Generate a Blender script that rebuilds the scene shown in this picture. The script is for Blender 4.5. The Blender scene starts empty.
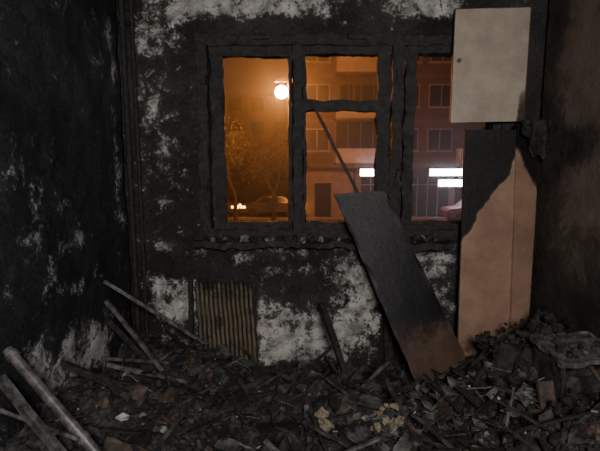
import bpy, bmesh, math, random
from mathutils import Vector, Matrix, noise, Euler
random.seed(7)
C = bpy.context.scene.collection

# ------------------------------------------------------------ helpers
def new_mat(name):
    m = bpy.data.materials.new(name); m.use_nodes = True
    nt = m.node_tree; nt.nodes.clear()
    o = nt.nodes.new('ShaderNodeOutputMaterial')
    b = nt.nodes.new('ShaderNodeBsdfPrincipled')
    nt.links.new(b.outputs[0], o.inputs[0])
    return m, nt, b

def noise_node(nt, scale, detail=6, rough=0.6, vec=None, dist=0.0):
    n = nt.nodes.new('ShaderNodeTexNoise')
    n.inputs['Scale'].default_value = scale
    n.inputs['Detail'].default_value = detail
    n.inputs['Roughness'].default_value = rough
    n.inputs['Distortion'].default_value = dist
    if vec is not None: nt.links.new(vec, n.inputs['Vector'])
    return n.outputs['Fac']

def math_node(nt, op, a, b=None, c=None, clamp=False):
    n = nt.nodes.new('ShaderNodeMath'); n.operation = op; n.use_clamp = clamp
    for i, v in enumerate((a, b, c)):
        if v is None: continue
        if isinstance(v, (int, float)): n.inputs[i].default_value = v
        else: nt.links.new(v, n.inputs[i])
    return n.outputs[0]

def ramp(nt, fac, stops):
    r = nt.nodes.new('ShaderNodeValToRGB')
    e = r.color_ramp.elements
    while len(e) < len(stops): e.new(0.5)
    for i, (p, c) in enumerate(stops):
        e[i].position = p; e[i].color = (*c, 1)
    nt.links.new(fac, r.inputs[0])
    return r.outputs[0]

def bump(nt, b, h, strength=0.5, dist=0.01):
    n = nt.nodes.new('ShaderNodeBump')
    n.inputs['Strength'].default_value = strength
    n.inputs['Distance'].default_value = dist
    nt.links.new(h, n.inputs['Height'])
    nt.links.new(n.outputs[0], b.inputs['Normal'])

def soot_mat(name, clean, black=(0.009, 0.008, 0.008), amp=1.5, scale=6, clean2=None, rough=0.85, fine=6.0, fineamp=0.7, grey=3.2, bs=0.7):
    """charred surface: 'soot' attribute (0 clean..1 burnt) broken up by noise"""
    m, nt, b = new_mat(name)
    tc = nt.nodes.new('ShaderNodeTexCoord').outputs['Object']
    at = nt.nodes.new('ShaderNodeAttribute'); at.attribute_name = 'soot'
    n1 = noise_node(nt, scale, 10, 0.74, tc, 0.5)
    n2 = noise_node(nt, scale*fine, 6, 0.7, tc)
    n3 = noise_node(nt, scale*1.1, 6, 0.65, tc)
    n4 = noise_node(nt, 2.2, 5, 0.6, tc)
    s = math_node(nt, 'MULTIPLY_ADD', math_node(nt, 'SUBTRACT', n1, 0.5), amp*1.5, at.outputs['Fac'])
    s = math_node(nt, 'MULTIPLY_ADD', math_node(nt, 'SUBTRACT', n2, 0.5), amp*fineamp, s, clamp=True)
    mixc = ramp(nt, n3, [(0.38, clean), (0.62, clean2 or tuple(c*0.7 for c in clean))])
    dm = math_node(nt, 'MULTIPLY', math_node(nt, 'MULTIPLY', n2, 2.0), n4)
    dark = ramp(nt, dm, [(0.38, black), (0.85, tuple(x*grey+0.004 for x in black))])
    f = ramp(nt, s, [(0.36, (0, 0, 0)), (0.45, (0.4, 0.4, 0.4)), (0.58, (0.86,)*3), (0.72, (1, 1, 1))])
    mm = nt.nodes.new('ShaderNodeMix'); mm.data_type = 'RGBA'
    nt.links.new(f, mm.inputs[0]); nt.links.new(mixc, mm.inputs[6]); nt.links.new(dark, mm.inputs[7])
    nt.links.new(mm.outputs[2], b.inputs['Base Color'])
    b.inputs['Roughness'].default_value = rough
    b.inputs['Specular IOR Level'].default_value = 0.3
    h = math_node(nt, 'MULTIPLY_ADD', s, -0.6, n2)
    bump(nt, b, h, bs, 0.012)
    return m

def char_mat(name, c1, c2, scale=25, rough=0.8, bstr=0.6, bdist=0.006, p=(0.4, 0.68), metallic=0.0):
    m, nt, b = new_mat(name)
    tc = nt.nodes.new('ShaderNodeTexCoord').outputs['Object']
    n = noise_node(nt, scale, 8, 0.7, tc)
    nt.links.new(ramp(nt, n, [(p[0], c1), (p[1], c2)]), b.inputs['Base Color'])
    b.inputs['Roughness'].default_value = rough
    b.inputs['Metallic'].default_value = metallic
    bump(nt, b, n, bstr, bdist)
    return m

def emis_mat(name, col, st):
    m, nt, b = new_mat(name)
    tc = nt.nodes.new('ShaderNodeTexCoord').outputs['Object']
    n = noise_node(nt, 3, 2, 0.5, tc)
    nt.links.new(ramp(nt, n, [(0.2, tuple(c*0.8 for c in col)), (0.6, col)]), b.inputs['Emission Color'])
    b.inputs['Emission Strength'].default_value = st
    b.inputs['Base Color'].default_value = (*col, 1)
    return m

class MB:
    """mesh builder collecting geometry in one mesh"""
    def __init__(s): s.v = []; s.f = []; s.m = []; s.at = []
    def add(s, verts, faces, mi=0, soot=None):
        o = len(s.v)
        s.v += [tuple(v) for v in verts]
        s.f += [tuple(i+o for i in f) for f in faces]
        s.m += [mi]*len(faces)
        s.at += (soot if soot else [0.0]*len(verts))
    def box(s, lo, hi, mi=0, mat=None):
        x0, y0, z0 = lo; x1, y1, z1 = hi
        vs = [Vector(p) for p in ((x0,y0,z0),(x1,y0,z0),(x1,y1,z0),(x0,y1,z0),(x0,y0,z1),(x1,y0,z1),(x1,y1,z1),(x0,y1,z1))]
        if mat: vs = [mat @ v for v in vs]
        s.add(vs, [(0,3,2,1),(4,5,6,7),(0,1,5,4),(1,2,6,5),(2,3,7,6),(3,0,4,7)], mi)
    def cyl(s, a, b, r0, r1=None, n=8, mi=0):
        a = Vector(a); b = Vector(b); r1 = r0 if r1 is None else r1
        d = (b-a).normalized()
        u = d.orthogonal().normalized(); w = d.cross(u)
        vs = []
        for p, r in ((a, r0), (b, r1)):
            for i in range(n):
                t = 2*math.pi*i/n
                vs.append(p+u*math.cos(t)*r+w*math.sin(t)*r)
        fs = [(i, (i+1) % n, n+(i+1) % n, n+i) for i in range(n)]
        fs += [tuple(range(n-1, -1, -1)), tuple(range(n, 2*n))]
        s.add(vs, fs, mi)
    def slab(s, a, b, across, thick, nu=24, nv=6, rough=0.006, seed=0, mi=0, taper=1.0, sootf=None):
        """plank/panel from a to b; 'across' is its width vector at a"""
        a = Vector(a); b = Vector(b); w = Vector(across)
        L = b-a; nrm = L.cross(w).normalized()
        vs = []; so = []
        for side in (0, 1):
            for i in range(nu+1):
                for j in range(nv+1):
                    tu = i/nu; tv = j/nv
                    p = a+L*tu+w*tv*(1+(taper-1)*tu)+nrm*(thick*(side-0.5))
                    edge = 1.0 if (i in (0, nu) or j in (0, nv)) else 0.35
                    q = p*9+Vector((seed*3.1, seed, 0))
                    nv_ = noise.noise_vector(q)+noise.noise_vector(q*3.3)*0.5
                    vs.append(p+nv_*rough*edge)
                    so.append(sootf(tu, tv) if sootf else 1.0)
        K = (nu+1)*(nv+1); R = nv+1
        fs = []
        for i in range(nu):
            for j in range(nv):
                q = i*R+j
                fs.append((q, q+R, q+R+1, q+1)); fs.append((K+q, K+q+1, K+q+R+1, K+q+R))
        for i in range(nu):
            q = i*R; fs.append((q, K+q, K+q+R, q+R))
            q = i*R+nv; fs.append((q, q+R, K+q+R, K+q))
        for j in range(nv):
            fs.append((j, j+1, K+j+1, K+j)); q = nu*R+j; fs.append((q, K+q, K+q+1, q+1))
        s.add(vs, fs, mi, so)
    def obj(s, name, mats, parent=None, smooth=False):
        me = bpy.data.meshes.new(name)
        me.from_pydata(s.v, [], s.f)
        for m in mats: me.materials.append(m)
        for p, mi in zip(me.polygons, s.m): p.material_index = mi; p.use_smooth = smooth
        a = me.attributes.new('soot', 'FLOAT', 'POINT')
        a.data.foreach_set('value', s.at)
        me.validate(); me.update()
        bm = bmesh.new(); bm.from_mesh(me); bmesh.ops.recalc_face_normals(bm, faces=bm.faces); bm.to_mesh(me); bm.free()
        o = bpy.data.objects.new(name, me); C.objects.link(o)
        if parent: o.parent = parent
        return o

def empty(name):
    e = bpy.data.objects.new(name, None); C.objects.link(e); return e
def ss(a, b, x):
    t = max(0, min(1, (x-a)/(b-a))); return t*t*(3-2*t)
def g(x, z, cx, cz, rx, rz): return math.exp(-((x-cx)/rx)**2-((z-cz)/rz)**2)
def band(x, a, b, e=0.04): return ss(a-e, a+e, x)*(1-ss(b-e, b+e, x))
def nz(x, y, z=0): return noise.noise(Vector((x, y, z)))

# ------------------------------------------------------------ materials
M_wall = soot_mat('sooty_white_plaster', (0.44, 0.425, 0.40), black=(0.009, 0.0085, 0.008), amp=1.6, scale=11, clean2=(0.17, 0.163, 0.155), fine=5, grey=4.5)
M_left = soot_mat('burnt_wallpaper', (0.36, 0.36, 0.36), black=(0.007, 0.007, 0.008), amp=1.6, scale=9, grey=5)
M_right = soot_mat('smoked_plaster', (0.135, 0.104, 0.077), black=(0.016, 0.013, 0.011), amp=0.7, scale=4)
M_ceil = char_mat('sooty_ceiling', (0.010,)*3, (0.03,)*3, 8)
M_floor = char_mat('burnt_floorboards', (0.008,)*3, (0.03, 0.026, 0.022), 12)
M_char = char_mat('charred_wood', (0.0040, 0.0035, 0.0035), (0.038, 0.034, 0.031), 26, 0.7, 1.0, 0.012, p=(0.42, 0.80))
M_rub = char_mat('charred_rubble', (0.006, 0.0055, 0.005), (0.085, 0.08, 0.074), 16, 0.85, 1.0, 0.015, p=(0.42, 0.78))
M_ash = char_mat('grey_ash', (0.035, 0.034, 0.032), (0.24, 0.235, 0.22), 20, 0.9)
M_sheet = char_mat('grey_scorched_sheet', (0.012, 0.012, 0.012), (0.15, 0.145, 0.14), 11, 0.6, 0.6, 0.006, p=(0.42, 0.70))
M_brown = char_mat('scorched_brown_wood', (0.018, 0.013, 0.010), (0.085, 0.055, 0.038), 14, 0.7)
M_tan = char_mat('singed_foam', (0.11, 0.09, 0.06), (0.34, 0.29, 0.20), 30, 0.95, 1.0, 0.01)
M_white = char_mat('plaster_scrap', (0.20, 0.195, 0.18), (0.5, 0.48, 0.46), 25, 0.8)
M_metal = char_mat('scorched_steel', (0.035, 0.032, 0.033), (0.17, 0.155, 0.155), 18, 0.45, 0.4, 0.003, metallic=0.2)
M_board = soot_mat('smoked_veneer', (0.26, 0.160, 0.110), black=(0.0045, 0.004, 0.004), amp=0.5, scale=5, clean2=(0.19, 0.114, 0.078), rough=0.6, grey=2.0, bs=0.3)
M_shelf = soot_mat('smoked_dark_veneer', (0.085, 0.048, 0.034), black=(0.0040, 0.0035, 0.0045), amp=0.6, scale=5, clean2=(0.05, 0.030, 0.022), rough=0.5, grey=2.2, bs=0.3)
M_panel = soot_mat('smoked_white_laminate', (0.34, 0.285, 0.228), black=(0.03, 0.016, 0.010), amp=0.55, scale=6, clean2=(0.26, 0.217, 0.173), rough=0.55, bs=0.3)

# ------------------------------------------------------------ room shell
XL, XR, YW, YB, ZC = -1.16, 1.56, 3.0, -1.6, 2.62
HX0, HX1, HZ0, HZ1 = -0.66, 1.38, 0.99, 2.30

def wall_grid(name, fn, nu, nv, mat, sootf, skip=None, disp=0.012, thick=0.25, nrm=Vector((0,-1,0))):
    vs = []; so = []; fs = []
    for i in range(nu+1):
        for j in range(nv+1):
            p, a, b = fn(i/nu, j/nv)
            d = noise.noise(p*4)*0.6+noise.noise(p*14)*0.4
            vs.append(p+nrm*d*disp); so.append(sootf(a, b))
    for i in range(nu):
        for j in range(nv):
            if skip and skip((i+.5)/nu, (j+.5)/nv): continue
            q = i*(nv+1)+j
            fs.append((q, q+nv+1, q+nv+2, q+1))
    mb = MB(); mb.add(vs, fs, 0, so)
    o = mb.obj(name, [mat], smooth=True)
    bm = bmesh.new(); bm.from_mesh(o.data)
    bmesh.ops.delete(bm, geom=[v for v in bm.verts if not v.link_faces], context='VERTS')
    bm.normal_update()
    f0 = bm.faces[:][0] if len(bm.faces) else None
    if f0 and f0.normal.dot(nrm) < 0: bmesh.ops.reverse_faces(bm, faces=bm.faces)
    bm.to_mesh(o.data); bm.free()
    md = o.modifiers.new('thickness', 'SOLIDIFY'); md.thickness = thick; md.offset = -1
    return o

def soot_window(X, Z):
    s = 1.0
    n = nz(X*5, Z*5, 3)*0.35+nz(X*13, Z*13, 5)*0.25
    s -= 0.72*g(X, Z, -0.83, 2.60, 0.20, 0.28)
    s -= 0.32*g(X, Z, -0.97, 2.0, 0.12, 0.5)
    s -= 0.27*g(X, Z, -0.86, 1.6, 0.15, 0.6)
    s -= 0.55*g(X, Z, -0.93, 0.93, 0.10, 0.05)
    s -= 0.70*ss(2.36, 2.46, Z)*band(X, -0.75, 1.0, 0.08)*(1-0.9*g(X, Z, 0.36, 2.48, 0.20, 0.3))
    s -= 0.60*band(X, -1.02, -0.70, 0.05)*band(Z, 0.42, 0.72, 0.04)
    s -= 0.42*band(X, -1.0, -0.68, 0.05)*band(Z, 0.1, 0.42, 0.05)
    s -= 0.64*band(X, -0.30, 0.56, 0.03)*band(Z, 0.10, 0.78, 0.05)
    s -= 0.36*band(X, -0.5, 0.5, 0.05)*band(Z, 0.76, 0.97, 0.03)
    s += 0.95*g(X, Z, 0.04, 0.66, 0.20, 0.14)
    s += 0.35*g(X, Z, -0.25, 0.72, 0.12, 0.16)+0.35*g(X, Z, 0.5, 0.2, 0.15, 0.1)
    s -= 0.45*band(X, 0.62, 1.10, 0.05)*band(Z, 0.45, 0.90, 0.05)
    s += n*0.8
    # flames licked out of the opening
    if HX0-0.06 < X < HX1+.2 and HZ0-0.03 < Z < HZ1+0.03: s = max(s, 0.95)
    return s

nuW, nvW = 112, 108
X0, X1, Z0, Z1 = XL-0.02, XR+0.02, 0.0, ZC
def snap(t, n, a, b, marks):
    x = a+(b-a)*t
    for m in marks:
        if abs(x-m) < (b-a)/n*0.5: x = m
    return x
def fnW(u, v):
    x = snap(u, nuW, X0, X1, (HX0, HX1)); z = snap(v, nvW, Z0, Z1, (HZ0, HZ1))
    return Vector((x, YW, z)), x, z
def skW(u, v):
    x = X0+(X1-X0)*u; z = Z0+(Z1-Z0)*v
    return HX0 < x < HX1 and HZ0 < z < HZ1
wall_grid('wall_window', fnW, nuW, nvW, M_wall, soot_window, skW, 0.02, 0.30)

def soot_left(Y, Z):
    s = 1.0
    s -= 0.75*g(Y, Z, 2.36, 1.09, 0.06, 0.05)
    s -= 0.50*g(Y, Z, 2.27, 0.86, 0.10, 0.05)
    s -= 0.60*g(Y, Z, 2.15, 0.48, 0.34, 0.17)
    s -= 0.40*g(Y, Z, 2.55, 0.45, 0.25, 0.2)
    s -= 0.50*g(Y, Z, 2.88, 2.2, 0.07, 0.3)
    s -= 0.50*g(Y, Z, 2.88, 1.4, 0.06, 0.6)
    s -= 0.28*g(Y, Z, 2.0, 1.15, 0.2, 0.5)
    s += nz(Y*5, Z*5, 9)*0.35
    return s
wall_grid('wall_left', lambda u, v: (Vector((XL, YB+(YW-YB)*u, ZC*v)), YB+(YW-YB)*u, ZC*v), 150, 86, M_left, soot_left,
          None, 0.03, 0.2, Vector((1, 0, 0)))
def soot_right(Y, Z):
    s = 0.24+nz(Y*3, Z*3, 1)*0.25
    s += 0.6*g(Y, Z, 2.9, 1.5, 0.25, 0.3)+0.5*(1-ss(0.75, 1.3, Z))+0.35*g(Y, Z, 2.55, 1.6, 0.3, 0.10)+0.35*g(Y, Z, 2.95, 2.3, 0.2, 0.6)
    return s
wall_grid('wall_right', lambda u, v: (Vector((XR, YB+(YW-YB)*u, ZC*v)), YB+(YW-YB)*u, ZC*v), 150, 86, M_right, soot_right,
          None, 0.008, 0.2, Vector((-1, 0, 0)))
mb = MB(); mb.box((XL-.2, YB-.2, 0), (XR+.2, YB, ZC)); mb.obj('wall_back', [M_ceil])
mb = MB(); mb.box((XL-.2, YB-.2, ZC), (XR+.2, YW+.3, ZC+.15)); mb.obj('ceiling', [M_ceil])
mb = MB()
for i in range(23):
    x = XL-.2+i*0.14
    mb.box((x, YB-.2, -0.12), (x+0.134, YW+.3, 0))
mb.obj('floor', [M_floor])

# ------------------------------------------------------------ window frame (charred double casement)
win = empty('window_1')
def frame_piece(mb, x0, x1, z0, z1, y0, y1, seed, rough=0.012):
    if (z1-z0) > (x1-x0):
        mb.slab((x0, (y0+y1)/2, z0), (x0, (y0+y1)/2, z1), (x1-x0, 0, 0), y1-y0, int((z1-z0)/0.015)+2, 4, rough, seed)
    else:
        mb.slab((x0, (y0+y1)/2, z0), (x1, (y0+y1)/2, z0), (0, 0, z1-z0), y1-y0, int((x1-x0)/0.015)+2, 4, rough, seed)
mb = MB()
y0, y1 = 3.0, 3.13
frame_piece(mb, -0.67, -0.60, 0.98, 2.31, y0, y1, 1)
frame_piece(mb, 1.32, 1.39, 0.98, 2.31, y0, y1, 2)
frame_piece(mb, -0.67, 1.39, 2.24, 2.31, y0, y1, 3)
frame_piece(mb, -0.67, 1.39, 0.98, 1.05, y0, y1, 4)
frame_piece(mb, -0.045, 0.015, 1.0, 2.28, y0, y1, 5)
frame_piece(mb, 0.60, 0.67, 1.0, 2.28, y0, y1, 6)
mb.obj('outer_frame', [M_char], win)
mb = MB()
def sash(x0, x1, l, r, t, b, y0, y1, sd, rough=0.015):
    frame_piece(mb, x0, x0+l, 1.04, 2.25, y0, y1, sd, rough)
    frame_piece(mb, x1-r, x1, 1.04, 2.25, y0, y1, sd+1, rough)
    frame_piece(mb, x0, x1, 2.25-t, 2.25, y0, y1, sd+2, rough)
    frame_piece(mb, x0, x1, 1.04, 1.04+b, y0, y1, sd+3, rough)
sash(-0.585, -0.050, 0.085, 0.022, 0.075, 0.06, 3.02, 3.07, 11, 0.011)
sash(0.020, 0.590, 0.02, 0.085, 0.06, 0.06, 3.02, 3.07, 21, 0.012)
frame_piece(mb, 0.03, 0.55, 1.83, 1.90, 3.02, 3.07, 27)
sash(0.685, 1.315, 0.07, 0.05, 0.06, 0.05, 3.02, 3.07, 31)
for (x, z, dx, dz) in ((-0.64, 2.0, .035, .09), (-0.64, 1.3, .03, .10), (0.62, 2.0, .03, .09), (0.62, 1.35, .03, .1), (-0.03, 1.6, .03, .06), (-0.3, 2.27, .1, .02), (0.3, 2.28, .12, .02)):
    mb.slab((x, 2.99, z), (x+0.01, 2.985, z+dz), (dx, 0, 0), 0.03, 6, 3, 0.012, x*9)
mb.obj('inner_sashes', [M_char], win)
mb = MB()
for (a, b) in ((-0.61, -0.01), (-0.01, 0.635), (0.635, 1.33)):
    frame_piece(mb, a, a+0.05, 1.03, 2.27, 3.18, 3.23, a*7)
    frame_piece(mb, b-0.045, b, 1.03, 2.27, 3.18, 3.23, b*9)
    frame_piece(mb, a, b, 2.22, 2.28, 3.18, 3.23, a*5)
    frame_piece(mb, a, b, 1.03, 1.08, 3.18, 3.23, b*3)
frame_piece(mb, 0.0, 0.63, 1.86, 1.90, 3.18, 3.23, 51)
mb.obj('outer_sashes', [M_char], win)
mb = MB()
mb.slab((-0.70, 2.89, 0.965), (1.0, 2.89, 0.955), (0, 0.18, 0.0), 0.04, 90, 6, 0.022, 61)
for i in range(110):
    x = random.uniform(-0.65, 0.9); y = random.uniform(2.90, 3.0)
    r = random.uniform(0.006, 0.028)
    M = Matrix.Translation((x, y, 0.985+r*0.4)) @ Euler((random.random()*3, random.random()*3, random.random()*3)).to_matrix().to_4x4()
    mb.box((-r, -r*.7, -r*.4), (r, r*.7, r*.4), random.choice([0, 0, 0, 0, 1]), M)
mb.obj('window_sill', [M_char, M_ash], win)
mb = MB(); mb.slab((0.08, 2.955, 1.85), (0.36, 2.86, 1.30), (0.018, 0, 0.008), 0.015, 24, 2, 0.004, 70)
mb.obj('glazing_bar', [M_char])

# ------------------------------------------------------------ corner heating pipes
mb = MB()
for x, r in ((-1.10, 0.017), (-1.04, 0.012)):
    mb.cyl((x, 2.93, 0.0), (x, 2.93, ZC), r, n=12)
    for z in (0.6, 1.5, 2.35): mb.cyl((x, 2.93, z), (x, 2.93, z+0.04), r*1.5, n=12)
mb.obj('heating_pipe', [M_char])

# ------------------------------------------------------------ panels
def f_panel(u, v):
    s = 0.12+0.55*ss(0.88, 1.0, v)*ss(0.5, 0.0, u)+0.9*ss(0.975, 1.0, v)+0.7*ss(0.985, 1.0, u)+0.7*(1-ss(0, 0.012, v))
    s += 0.55*g(u, v, 0.02, 0.93, 0.25, 0.05)+0.6*g(u, v, 0.55, 0.08, 0.03, 0.04)
    return s
mb = MB()
mb.slab((0.950, 2.925, 1.748), (0.957, 2.945, 2.440), (0.472, 0, 0.010), 0.02, 70, 50, 0.001, 80, sootf=lambda u, v: f_panel(u, v))
mb.slab((0.98, 2.955, 1.80), (1.42, 2.965, 1.81), (0, 0, 0.03), 0.025, 10, 2, 0.003, 81, mi=1)
mb.slab((0.98, 2.965, 2.38), (1.42, 2.965, 2.39), (0, 0, 0.03), 0.025, 10, 2, 0.003, 82, mi=1)
mb.obj('laminate_cupboard_door', [M_panel, M_char])

def soot_ward(X, Z):
    line = 1.0+(X-1.03)*1.55
    d = Z-line+nz(X*9, Z*9, 2)*0.08+nz(X*25, Z*25, 2)*0.03
    s = 0.08+1.1*ss(-0.05, 0.06, d)
    s += 0.35*(1-ss(0.28, 0.6, Z))
    return s
mb = MB()
mb.slab((1.025, 2.78, 0.0), (1.035, 2.885, 1.70), (0.325, 0, 0), 0.022, 90, 20, 0.002, 90,
        sootf=lambda u, v: soot_ward(1.03+0.325*v, 1.70*u))
mb.obj('wardrobe_side_panel', [M_board])
mb = MB()
mb.slab((1.36, 2.76, 0.0), (1.352, 2.88, 1.74), (0.115, 0.03, 0), 0.022, 90, 14, 0.002, 92, taper=1.55,
        sootf=lambda u, v: 0.06+1.0*ss(1.5, 1.68, 1.74*u+0.25*v+nz(u*9, v*3)*0.05)+0.35*(1-ss(0.28, 0.6, 1.74*u))+0.6*ss(.94, 1, v))
mb.obj('wardrobe_side_panel.001', [M_board])

mb = MB()
A0, A1 = Vector((0.215, 2.86, 1.295)), Vector((0.535, 2.86, 1.32))
B0, B1 = Vector((0.755, 2.50, 0.05)), Vector((1.05, 2.66, 0.26))
nu, nv = 70, 18
vs = []; so = []; fs = []
nrm = (B0-A0).cross(A1-A0).normalized()
for side in (0, 1):
    for i in range(nu+1):
        for j in range(nv+1):
            u = i/nu; v = j/nv
            p = A0.lerp(A1, v).lerp(B0.lerp(B1, v), u)
            e = 1 if (i in (0, nu) or j in (0, nv)) else 0.2
            p = p+nrm*(side-0.5)*0.024+noise.noise_vector(p*12)*0.006*e
            vs.append(p)
            so.append(1.1-0.85*ss(0.45, 0.80, u-0.10*v+nz(u*6, v*3)*0.06)+0.4*ss(0.95, 1, u))
K = (nu+1)*(nv+1); R = nv+1
for i in range(nu):
    for j in range(nv):
        q = i*R+j; fs += [(q, q+R, q+R+1, q+1), (K+q, K+q+1, K+q+R+1, K+q+R)]
    q = i*R; fs.append((q, K+q, K+q+R, q+R)); q = i*R+nv; fs.append((q, q+R, K+q+R, K+q))
for j in range(nv):
    fs.append((j, j+1, K+j+1, K+j)); q = nu*R+j; fs.append((q, K+q, K+q+1, q+1))
mb.add(vs, fs, 0, so); mb.obj('scorched_shelf_board', [M_shelf])

# ribbed wooden panel leaning under the window: backing sheet + half-round ribs
M_rib = soot_mat('ribbed_wood', (0.125, 0.102, 0.066), black=(0.010, 0.008, 0.007), amp=1.0, scale=7, clean2=(0.075, 0.06, 0.040))
mb = MB(); vs = []; fs = []; so = []
nu, nv = 130, 24
for side in (0, 1):
    for i in range(nu+1):
        for j in range(nv+1):
            u = i/nu; v = j/nv
            x = -0.66+0.385*u-0.05*v+0.006*nz(v*6, side)
            ph = (u*13) % 1.0
            rib = math.sqrt(max(0, 1-((ph-0.5)/0.42)**2))*0.014 if abs(ph-0.5) < .42 else 0
            y = 2.86+0.09*v-(rib if side == 0 else -0.008)+0.006*nz(u*5, v*5, 2)
            z = 0.08+0.62*v+(0.03*nz(u*7, 5) if j == nv else 0)
            vs.append((x, y, z))
            so.append(0.25+0.55*nz(u*4, v*5, 3)+0.4*ss(.85, 1, v)+0.5*(rib < 0.006)+0.3*(1-ss(.1, .3, v)))
K = (nu+1)*(nv+1); R = nv+1
for i in range(nu):
    for j in range(nv):
        q = i*R+j; fs += [(q, q+R, q+R+1, q+1), (K+q, K+q+1, K+q+R+1, K+q+R)]
    q = i*R; fs.append((q, K+q, K+q+R, q+R)); q = i*R+nv; fs.append((q, q+R, K+q+R, K+q))
for j in range(nv):
    fs.append((j, j+1, K+j+1, K+j)); q = nu*R+j; fs.append((q, K+q, K+q+1, q+1))
mb.add(vs, fs, 0, so)
mb.obj('ribbed_wooden_panel', [M_rib])
mb = MB(); mb.slab((0.585, 2.96, 0.1), (0.575, 2.97, 0.92), (0.05, 0, 0), 0.03, 30, 3, 0.008, 125)
mb.slab((-0.765, 2.96, 0.1), (-0.755, 2.97, 0.72), (0.03, 0, 0), 0.03, 30, 3, 0.006, 126)
mb.slab((-0.33, 2.965, 0.1), (-0.34, 2.97, 0.75), (0.035, 0, 0), 0.02, 30, 3, 0.008, 127)
mb.obj('charred_batten', [M_char])

# hanging burnt cloth in the right corner
mb = MB()
vs = []; fs = []
for i in range(25):
    for j in range(21):
        u = i/24; v = j/20
        n = nz(u*3, v*3, 7)
        drop = 0.05+0.20*(1-abs(u-0.65)*1.3)+0.05*nz(u*9, 3)
        vs.append((1.36+0.19*u, 2.82-0.03*math.sin(u*11)*(0.4+v)+n*0.03, 1.76-drop*v))
for i in range(24):
    for j in range(20):
        q = i*21+j; fs.append((q, q+21, q+22, q+1))
mb.add(vs, fs, 0); o = mb.obj('burnt_curtain_scrap', [M_char], smooth=True)
md = o.modifiers.new('t', 'SOLIDIFY'); md.thickness = 0.004

# ------------------------------------------------------------ bed frame rails etc.
bed = empty('collapsed_bed_frame')
def rail(name, a, b, w, t, mat, seed, rough=0.003, parent=bed):
    a = Vector(a); b = Vector(b); d = (b-a).normalized()
    up = Vector((0, 0, 1)); side = (up-d*up.dot(d)).normalized()*w
    m = MB(); m.slab(a, b, side, t, 40, 3, rough, seed); return m.obj(name, [mat], parent)
def pipe(name, a, b, r, mat, parent=bed):
    m = MB(); a = Vector(a); b = Vector(b); m.cyl(a, b, r, r, 16)
    m.cyl(a.lerp(b, .02), a.lerp(b, .05), r*1.25, r*1.25, 16); m.cyl(a.lerp(b, .5), a.lerp(b, .53), r*1.2, r*1.2, 16)
    return m.obj(name, [mat], parent)
pipe('side_tube_1', (-1.12, 1.64, 0.79), (-0.50, 1.44, 0.21), 0.020, M_metal)
rail('side_rail_2', (-1.13, 1.585, 0.69), (-0.68, 1.42, 0.28), 0.034, 0.025, M_metal, 2)
pipe('cross_tube', (-1.12, 1.56, 0.59), (-0.80, 1.50, 0.51), 0.008, M_metal)
rail('slat_1', (-1.125, 2.50, 0.82), (-0.60, 2.74, 0.34), 0.020, 0.022, M_metal, 4)
rail('slat_2', (-1.08, 2.40, 0.74), (-0.66, 2.43, 0.14), 0.022, 0.02, M_metal, 5)
rail('slat_3', (-1.10, 2.46, 0.60), (-0.78, 2.55, 0.15), 0.028, 0.02, M_char, 6)
rail('slat_4', (-0.98, 2.15, 0.48), (-0.45, 2.5, 0.16), 0.02, 0.02, M_metal, 7)
rail('slat_5', (-1.12, 2.0, 0.55), (-0.50, 2.2, 0.12), 0.03, 0.02, M_char, 17)
rail('slat_6', (-0.70, 2.1, 0.40), (-0.95, 2.75, 0.12), 0.03, 0.02, M_char, 18)
pipe('slat_tube_7', (-1.02, 2.2, 0.50), (-0.62, 2.75, 0.20), 0.010, M_metal)
rail('charred_post', (0.13, 2.77, 0.60), (0.37, 2.08, 0.02), 0.034, 0.034, M_char, 8, 0.006, None)
rail('burnt_plank', (1.17, 2.04, 0.46), (1.17, 1.86, -0.0), 0.02, 0.07, M_brown, 9, 0.004, None)

# ------------------------------------------------------------ debris heightfield
def H(x, y):
    h = 0.08+0.12*ss(3.0, 1.8, y)
    h += 0.28*ss(0.72, 1.45, x)*ss(3.2, 2.3, y)
    h += 0.22*ss(-0.45, -1.15, x)
    h += 0.10*g(x, y, 0.05, 2.2, 0.25, 0.3)+0.12*g(x, y, -0.55, 2.65, 0.2, 0.2)
    p = Vector((x, y, 0))
    h += 0.10*noise.noise(p*2.3)+0.08*abs(noise.noise(p*6))+0.04*noise.noise(p*15)
    return max(0.012, h)
mb = MB(); vs = []; fs = []
nx, ny = 220, 180
for i in range(nx+1):
    for j in range(ny+1):
        x = XL+0.02+(XR-XL-0.04)*i/nx; y = 0.7+(2.97-0.7)*j/ny
        h = H(x, y)*ss(0.65, 1.0, y)+0.004
        vs.append((x, y, max(0.004, h+0.022*noise.noise(Vector((x*35, y*35, 0)))+0.016*noise.noise(Vector((x*80, y*80, 4))))))
for i in range(nx):
    for j in range(ny):
        q = i*(ny+1)+j; fs.append((q, q+ny+1, q+ny+2, q+1))
mb.add(vs, fs, 3)
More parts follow.
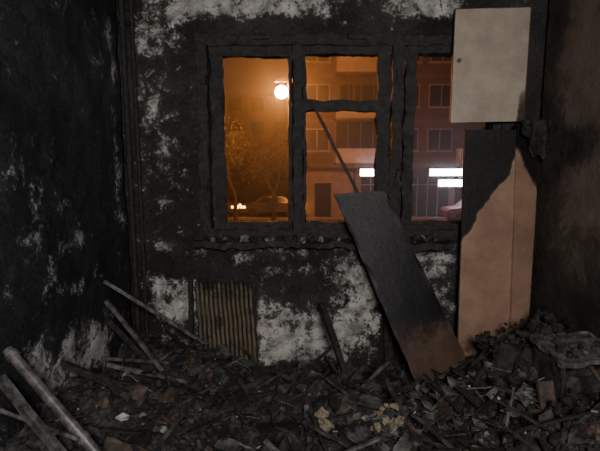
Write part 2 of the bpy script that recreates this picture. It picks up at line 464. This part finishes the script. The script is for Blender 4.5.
def chunk(mb, c, r, mi, flat=1.0, rs=random):
    M = Matrix.Translation(c) @ Euler((rs.uniform(-1, 1)*(0.8 if flat < 1 else 3), rs.uniform(-1, 1)*(0.8 if flat < 1 else 3), rs.uniform(0, 6.3))).to_matrix().to_4x4()
    if flat < 1:
        k = rs.randint(4, 8); a0 = rs.random()
        rr = [r*rs.uniform(0.45, 1.15) for _ in range(k)]
        cr = [rs.uniform(-.2, .2)*r for _ in range(k)]
        vs = []
        for s in (0, 1):
            for i in range(k):
                a = 2*math.pi*(i+a0)/k
                vs.append(M @ Vector((math.cos(a)*rr[i], math.sin(a)*rr[i]*0.7, (s-0.5)*r*flat+cr[i])))
            vs.append(M @ Vector((0, 0, (s-0.5)*r*flat)))
        K = k+1
        fs = [((i+1) % k, i, k) for i in range(k)]+[(K+i, K+(i+1) % k, K+k) for i in range(k)]+[(i, (i+1) % k, K+(i+1) % k, K+i) for i in range(k)]
        mb.add(vs, fs, mi)
    else:
        bm = bmesh.new()
        bmesh.ops.create_icosphere(bm, subdivisions=3 if r > 0.05 else (2 if r > 0.022 else 1), radius=r)
        sd = rs.random()*50
        sc = Vector((rs.uniform(.6, 1.3), rs.uniform(.6, 1.2), rs.uniform(.4, .9)))
        vs = []
        for v in bm.verts:
            p = v.co*(1+0.7*noise.noise(v.co/r*1.3+Vector((sd, 0, 0)))+0.25*noise.noise(v.co/r*4+Vector((sd, 0, 0))))
            vs.append(M @ Vector((p.x*sc.x, p.y*sc.y, p.z*sc.z)))
        fs = [tuple(v.index for v in f.verts) for f in bm.faces]
        mb.add(vs, fs, mi)
        bm.free()
rs = random.Random(11)
for i in range(5200):
    x = rs.uniform(XL+0.08, XR-0.08); y = rs.uniform(1.0, 2.92)
    a = rs.random(); b = rs.random(); r = 0.007+0.048*a**5
    patch = noise.noise(Vector((x*3, y*3, 8)))
    mi = rs.choice((0, 3))
    if b > 0.86-0.5*patch and r < 0.03: mi = 1
    elif b > 0.84: mi = 2
    chunk(mb, (x, y, H(x, y)+r*0.3), r, mi, flat=(0.15 if rs.random() < 0.4 else 1.0), rs=rs)
for i in range(260):
    x = rs.uniform(XL+0.15, XR-0.25); y = rs.uniform(1.3, 2.8)
    L = rs.uniform(0.10, 0.5); a = rs.uniform(0, 6.28); t = rs.uniform(-0.6, 0.6)
    d = Vector((math.cos(a)*math.cos(t), math.sin(a)*math.cos(t), math.sin(t)))*L/2
    c = Vector((x, y, H(x, y)+0.02+abs(d.z)*0.5))
    p, q = c-d, c+d
    if min(p.x, q.x) < XL+.04 or max(p.x, q.x) > XR-.04 or max(p.y, q.y) > 2.93: continue
    w = rs.uniform(0.006, 0.024)
    mb.slab(p, q, Vector((0, 0, 1)).cross(d).normalized()*w, rs.uniform(.005, .016), 8, 2, 0.008, i, mi=rs.choice([0, 0, 3, 0, 4, 2, 0, 3]))
# broken flat sheets lying on the heap
for i in range(130):
    x = rs.uniform(-0.95, 1.15); y = rs.uniform(1.6, 2.75)
    L = rs.uniform(0.06, 0.22); W = rs.uniform(0.04, 0.14)
    a = rs.uniform(0, 6.28); t = rs.uniform(-0.5, 0.5); t2 = rs.uniform(-.5, .5)
    R3 = Euler((t, t2, a)).to_matrix()
    d = R3 @ Vector((L/2, 0, 0)); w = R3 @ Vector((0, W, 0))
    c = Vector((x, y, H(x, y)+0.03+abs(d.z)*0.6+abs(w.z)*.3))-w/2
    mb.slab(c-d, c+d, w, rs.uniform(.003, .008), 10, 8, 0.013, i+500, mi=rs.choice([4, 4, 0, 3, 0, 2]))
mb.obj('burnt_debris_pile', [M_char, M_ash, M_brown, M_rub, M_sheet])

def cluster(name, mat, items, flat):
    m = MB()
    for (x, y, r) in items:
        chunk(m, (x, y, H(x, y)+r*0.6+0.035), r, 0, flat, rs)
    return m.obj(name, [mat], smooth=False)
foam = []
for (cx, cy, n) in ((0.36, 1.98, 14), (0.44, 2.03, 14), (0.10, 1.96, 7)):
    for k in range(n): foam.append((cx+rs.uniform(-.045, .045), cy+rs.uniform(-.05, .05), rs.uniform(.014, .032)))
cluster('upholstery_foam_lumps', M_tan, foam, 1.0)
sc = [(0.56, 2.08, 0.035), (-0.78, 1.85, 0.045), (0.9, 2.35, 0.03), (-0.55, 2.3, 0.02), (-0.3, 2.5, 0.02), (-.95, 2.3, .035), (-.9, 2.15, .03)]
for k in range(40): sc.append((rs.uniform(-1.0, 1.1), rs.uniform(1.8, 2.7), rs.uniform(.006, .014)))
cluster('plaster_fragments', M_white, sc, 0.12)
fo = []
for k in range(70): fo.append((rs.uniform(0.5, 1.2), rs.uniform(1.9, 2.5), rs.uniform(.02, .07)))
cluster('ash_covered_sheets', char_mat('ash_foil', (0.02, 0.02, 0.019), (0.19, 0.185, 0.17), 22, 0.4), fo, 0.08)

# burnt nightstand on the right
ns = MB()
ns.slab((1.22, 1.98, 0.56), (1.53, 1.98, 0.58), (0, 0.30, 0.02), 0.025, 20, 14, 0.014, 200, mi=1)
ns.slab((1.24, 2.0, 0.0), (1.24, 2.0, 0.55), (0, 0.26, 0), 0.02, 20, 8, 0.01, 201)
ns.slab((1.51, 2.0, 0.0), (1.51, 2.0, 0.56), (0, 0.26, 0), 0.02, 20, 8, 0.006, 202)
ns.slab((1.25, 2.26, 0.0), (1.25, 2.26, 0.55), (0.26, 0, 0), 0.012, 20, 8, 0.006, 203)
ns.slab((1.25, 1.99, 0.30), (1.51, 1.99, 0.30), (0, 0.0, 0.2), 0.02, 16, 8, 0.012, 204)
ns.slab((1.25, 2.0, 0.27), (1.51, 2.0, 0.27), (0, 0.24, 0), 0.016, 16, 8, 0.006, 205)
ns.cyl((1.38, 1.975, 0.40), (1.38, 1.955, 0.40), 0.012, n=10)
for k in range(60):
    chunk(ns, (rs.uniform(1.26, 1.5), rs.uniform(2.0, 2.25), 0.59), rs.uniform(.01, .03), rs.choice((0, 0, 1)), rs.choice((.2, 1.0)), rs)
ns.obj('burnt_nightstand', [M_rub, char_mat('sooty_grey_top', (0.03, 0.03, 0.03), (0.16, 0.155, 0.15), 15)])
# charred bedding heaped beside it
mb = MB(); vs = []; fs = []
for i in range(81):
    for j in range(61):
        u = i/80; v = j/60
        x = 0.95+0.58*u; y = 2.26+0.46*v
        e = max(0, math.sin(math.pi*min(1, u*0.95+0.05)))**0.6*max(0, math.sin(math.pi*v))**0.5
        p = Vector((x, y, 0))
        z = H(x, y)*0.9+(0.12+0.18*u)*e*(0.8+0.9*noise.noise(p*7))+(0.05*abs(noise.noise(p*14))+0.025*noise.noise(p*35))*e
        vs.append((x, y, z))
for i in range(80):
    for j in range(60):
        q = i*61+j; fs.append((q, q+61, q+62, q+1))
mb.add(vs, fs)
for k in range(90):
    x = rs.uniform(1.02, 1.5); y = rs.uniform(2.3, 2.6)
    chunk(mb, (x, y, H(x, y)+0.15+rs.random()*.06), rs.uniform(.01, .035), 0, rs.choice((.12, 1.0)), rs)
mb.obj('charred_bedding', [M_char], smooth=False)

# ------------------------------------------------------------ exterior
GZ = -2.2
M_asph = char_mat('asphalt', (0.02, 0.019, 0.019), (0.05, 0.045, 0.042), 2)
M_fac = char_mat('brick_facade', (0.065, 0.038, 0.037), (0.11, 0.066, 0.062), 1.5)
M_balc = char_mat('balcony_panel', (0.36, 0.30, 0.28), (0.50, 0.43, 0.40), 1.2)
M_shop = char_mat('shop_render', (0.18, 0.14, 0.13), (0.28, 0.215, 0.20), 1.0)
mG, nt, b = new_mat('dark_glass'); b.inputs['Base Color'].default_value = (0.012, 0.012, 0.02, 1); b.inputs['Roughness'].default_value = 0.15
M_fr = char_mat('window_trim', (0.20, 0.18, 0.21), (0.32, 0.29, 0.33), 3)
M_bd = char_mat('concrete_trim', (0.08, 0.062, 0.06), (0.13, 0.10, 0.095), 1.5)
mb = MB(); mb.box((-40, 3.6, GZ-0.3), (45, 70, GZ)); mb.obj('street_ground', [M_asph])
mb = MB(); mb.box((-40, 28.9, GZ+0.0), (45, 29.6, GZ+0.12)); mb.obj('pavement', [M_shop])

mb = MB()
BX0, BX1, BY = -0.4, 27.0, 31.0
mb.box((BX0, BY, GZ), (BX1, BY+10, 20), 0)
st = 2.9
for k in range(6):
    zb = 1.4+k*st
    mb.box((BX0, BY-0.06, zb-0.12), (BX1, BY+0.01, zb+0.06), 2)
    x = BX0+0.4; idx = 0
    while x < BX1-3:
        if idx % 3 == 1:   # balcony bay
            mb.box((x, BY-1.1, zb-0.1), (x+3.3, BY, zb+0.05), 2)
            mb.box((x, BY-1.1, zb+0.05), (x+3.3, BY-1.04, zb+1.0), 1)
            mb.box((x, BY-1.1, zb+0.05), (x+0.06, BY, zb+1.0), 1)
            mb.box((x+3.24, BY-1.1, zb+0.05), (x+3.3, BY, zb+1.0), 1)
            for q in range(5):
                mb.box((x+q*0.81, BY-1.09, zb+1.0), (x+q*0.81+0.06, BY-1.03, zb+2.75), 2)
            if (k+idx) % 2: mb.box((x+0.05, BY-1.06, zb+1.0), (x+3.25, BY-1.05, zb+2.7), 3)
            mb.box((x+0.4, BY-0.03, zb+0.1), (x+1.2, BY+0.01, zb+2.3), 3)
            mb.box((x+1.4, BY-0.03, zb+0.9), (x+2.8, BY+0.01, zb+2.3), 3)
            x += 3.7
        else:
            mb.box((x+0.3, BY-0.05, zb+0.85), (x+2.0, BY+0.01, zb+2.35), 4)
            mb.box((x+0.38, BY-0.07, zb+0.93), (x+1.1, BY-0.04, zb+2.27), 3)
            mb.box((x+1.18, BY-0.07, zb+0.93), (x+1.92, BY-0.04, zb+2.27), 3)
            mb.box((x+0.2, BY-0.15, zb+0.78), (x+2.1, BY+0.01, zb+0.85), 4)
            x += 2.3
        idx += 1
mb.box((BX0, BY-1.2, 1.15), (BX1, BY, 1.32), 2)
mb.box((BX0+0.2, BY-0.35, GZ), (3.6, BY, 1.15), 5)
mb.box((1.0, BY-0.4, GZ), (2.1, BY-.3, 0.1), 3); mb.box((0.92, BY-0.42, 0.1), (2.18, BY-.3, 0.18), 4)
for q in range(7):
    xx = 3.8+q*3.2
    mb.box((xx, BY-0.3, GZ), (xx+0.35, BY, 1.15), 5)
    mb.box((xx+0.35, BY-0.12, GZ), (xx+3.2, BY, 0.5), 3)
    for w in (1.0, 1.7, 2.4): mb.box((xx+w, BY-0.16, GZ), (xx+w+0.06, BY-0.1, 0.5), 4)
    mb.box((xx+0.35, BY-0.18, -0.05), (xx+3.2, BY-0.1, 0.02), 4)
mb.obj('apartment_building', [M_fac, M_balc, M_bd, mG, M_fr, M_shop])

M_sign = emis_mat('lit_sign', (0.80, 0.82, 1.0), 30)
for i, (x0, x1, z0, z1) in enumerate(((3.95, 5.2, 0.62, 1.06), (8.5, 11.0, 0.64, 1.06), (9.1, 11.0, -0.06, 0.36))):
    mb = MB(); mb.box((x0, BY-1.45, z0), (x1, BY-1.35, z1), 0); mb.box((x0-.05, BY-1.35, z0-.05), (x1+.05, BY-1.2, z1+.05), 1)
    mb.box((x0+.1, BY-1.2, z0+.1), (x0+.16, BY-0.1, z0+.16), 1); mb.box((x1-.16, BY-1.2, z0+.1), (x1-.1, BY-0.1, z0+.16), 1)
    mb.obj('illuminated_shop_sign', [M_sign, M_bd])

mb = MB(); mb.box((-34, 52, GZ), (-1.0, 60, 9), 0)
for k in range(4):
    for q in range(13):
        mb.box((-33+q*2.5, 51.9, -0.6+k*2.6), (-31.6+q*2.5, 52.01, 0.8+k*2.6), 1)
mb.obj('apartment_building.001', [M_fac, mG])

# trees
def tree(name, x, y, h, seed, mats):
    r = random.Random(seed); m = MB()
    def br(p, d, L, rad, depth):
        q = p+d*L
        m.cyl(p, q, rad, rad*0.65, 6, 0)
        if depth == 0 or L < 0.3:
            for _ in range(30):
                c = q+Vector((r.gauss(0, .45), r.gauss(0, .45), r.gauss(0, .4)))
                a = Vector((r.gauss(0, 1), r.gauss(0, 1), r.gauss(0, 1))).normalized()*0.11
                b_ = a.orthogonal().normalized()*0.06
                m.add([c-a, c+b_, c+a, c-b_], [(0, 1, 2, 3)], 1)
            return
        for _ in range(3):
            nd = (d+Vector((r.uniform(-.8, .8), r.uniform(-.8, .8), r.uniform(-.1, .6)))).normalized()
            br(q, nd, L*r.uniform(.6, .8), rad*0.6, depth-1)
    br(Vector((x, y, GZ)), Vector((0, 0, 1)), h*0.33, 0.16, 4)
    return m.obj(name, mats)
M_bark = char_mat('bark', (0.02, 0.015, 0.01), (0.05, 0.035, 0.025), 5)
M_leaf = char_mat('leaves', (0.035, 0.025, 0.014), (0.09, 0.065, 0.032), 4)
tree('street_tree', -3.6, 25.0, 5.6, 3, [M_bark, M_leaf])
tree('street_tree.001', -1.6, 27.5, 5.0, 8, [M_bark, M_leaf])
tree('street_tree.002', -6.5, 23.0, 6.5, 5, [M_bark, M_leaf])

# street lamp
mb = MB()
LX, LY, LZ = -0.80, 20.0, 4.49
px = LX+0.34
mb.cyl((px, LY, GZ), (px, LY, LZ-0.3), 0.09, 0.06, 12, 0)
mb.cyl((px, LY, GZ), (px, LY, GZ+0.8), 0.14, 0.12, 12, 0)
mb.cyl((px, LY, LZ-0.3), (px-0.05, LY, LZ+0.45), 0.05, 0.04, 10, 0)
mb.cyl((px-0.05, LY, LZ+0.45), (LX+0.1, LY-0.05, LZ+0.5), 0.04, 0.035, 10, 0)
mb.box((LX-0.28, LY-0.14, LZ+0.42), (LX+0.18, LY+0.14, LZ+0.55), 0)
mb.cyl((LX, LY, LZ+0.42), (LX, LY, LZ+0.20), 0.10, 0.12, 16, 0)
bm = bmesh.new(); bmesh.ops.create_icosphere(bm, subdivisions=3, radius=0.27)
mb.add([(v.co.x+LX, v.co.y+LY, v.co.z+LZ) for v in bm.verts], [tuple(v.index for v in f.verts) for f in bm.faces], 1); bm.free()
mb.obj('street_lamp', [M_bark, emis_mat('sodium_globe', (1.0, 0.33, 0.07), 1300)])

# parked cars
def car(name, x, y, col, lightmat):
    m = MB()
    prof = [(-2.1, .35), (-2.1, .75), (-1.9, .9), (-1.2, .98), (-.7, 1.42), (.75, 1.45), (1.4, 1.0), (2.05, .9), (2.12, .4)]
    vs = []
    for s in (0, 1):
        for (a, z) in prof:
            inset = 0.14 if z > 1.2 else 0
            vs.append((x+a, y+(1.65-inset if s else inset), GZ+z))
    n = len(prof)
    m.add(vs, [tuple(range(n)), tuple(range(2*n-1, n-1, -1))]+[(i, (i+1) % n, n+(i+1) % n, n+i) for i in range(n)], 0)
    m.add([(x-1.05, y-.01, GZ+1.0), (x-.65, y+.11, GZ+1.34), (x+.7, y+.11, GZ+1.36), (x+1.2, y-.01, GZ+1.02)], [(0, 1, 2, 3)], 1)
    for wx in (-1.3, 1.3):
        m.cyl((x+wx, y-.03, GZ+.33), (x+wx, y+.2, GZ+.33), .33, n=16, mi=2); m.cyl((x+wx, y+1.45, GZ+.33), (x+wx, y+1.68, GZ+.33), .33, n=16, mi=2)
    for s in (0.1, 1.25): m.box((x+2.05, y+s, GZ+.62), (x+2.16, y+s+.3, GZ+.8), 3)
    m.box((x+1.7, y-.03, GZ+.66), (x+2.1, y+.02, GZ+.8), 3)
    m.box((x-2.12, y-.02, GZ+.66), (x-1.75, y+.02, GZ+.8), 3)
    bc = char_mat(name.replace('.', '_')+'_paint', tuple(c*.7 for c in col), col, 1, 0.3, 0.0)
    return m.obj(name, [bc, mG, M_char, lightmat])
M_head = emis_mat('amber_headlight', (1.0, .55, .1), 10)
car('parked_car', -6.3, 30.0, (0.12, 0.08, 0.05), M_head)
car('parked_car.001', -1.9, 30.0, (0.10, 0.09, 0.08), M_head)
car('parked_car.002', 11.0, 27.0, (0.20, 0.05, 0.045), M_fr)

# night haze
m = bpy.data.materials.new('night_haze'); m.use_nodes = True; nt = m.node_tree; nt.nodes.clear()
o = nt.nodes.new('ShaderNodeOutputMaterial'); vsn = nt.nodes.new('ShaderNodeVolumeScatter')
vsn.inputs['Density'].default_value = 0.0048; vsn.inputs['Anisotropy'].default_value = 0.72
nt.links.new(vsn.outputs[0], o.inputs['Volume'])
mb = MB(); mb.box((-30, 4.2, GZ+0.15), (30, 50, 18)); mb.obj('night_haze', [m])

# ------------------------------------------------------------ lights, world, camera
def area(name, loc, target, size, e, col):
    l = bpy.data.lights.new(name, 'AREA'); l.energy = e; l.size = size; l.color = col
    o = bpy.data.objects.new(name, l); o.location = loc
    o.rotation_euler = (Vector(target)-Vector(loc)).to_track_quat('-Z', 'Y').to_euler(); C.objects.link(o)
area('interior_fill_light', (0.2, -0.7, 1.95), (0.1, 3.0, 1.0), 0.5, 88, (1.0, 0.955, 0.915))  # unseen fill light added behind the camera to brighten the room

w = bpy.data.worlds.new('night'); bpy.context.scene.world = w; w.use_nodes = True
bg = w.node_tree.nodes['Background']; bg.inputs[0].default_value = (0.07, 0.035, 0.022, 1); bg.inputs[1].default_value = 0.25

cam = bpy.data.cameras.new('camera'); cam.lens = 27; cam.sensor_width = 36
co = bpy.data.objects.new('camera', cam); C.objects.link(co)
co.location = (0, 0, 1.5); co.rotation_euler = (math.radians(82), 0, 0)
bpy.context.scene.camera = co
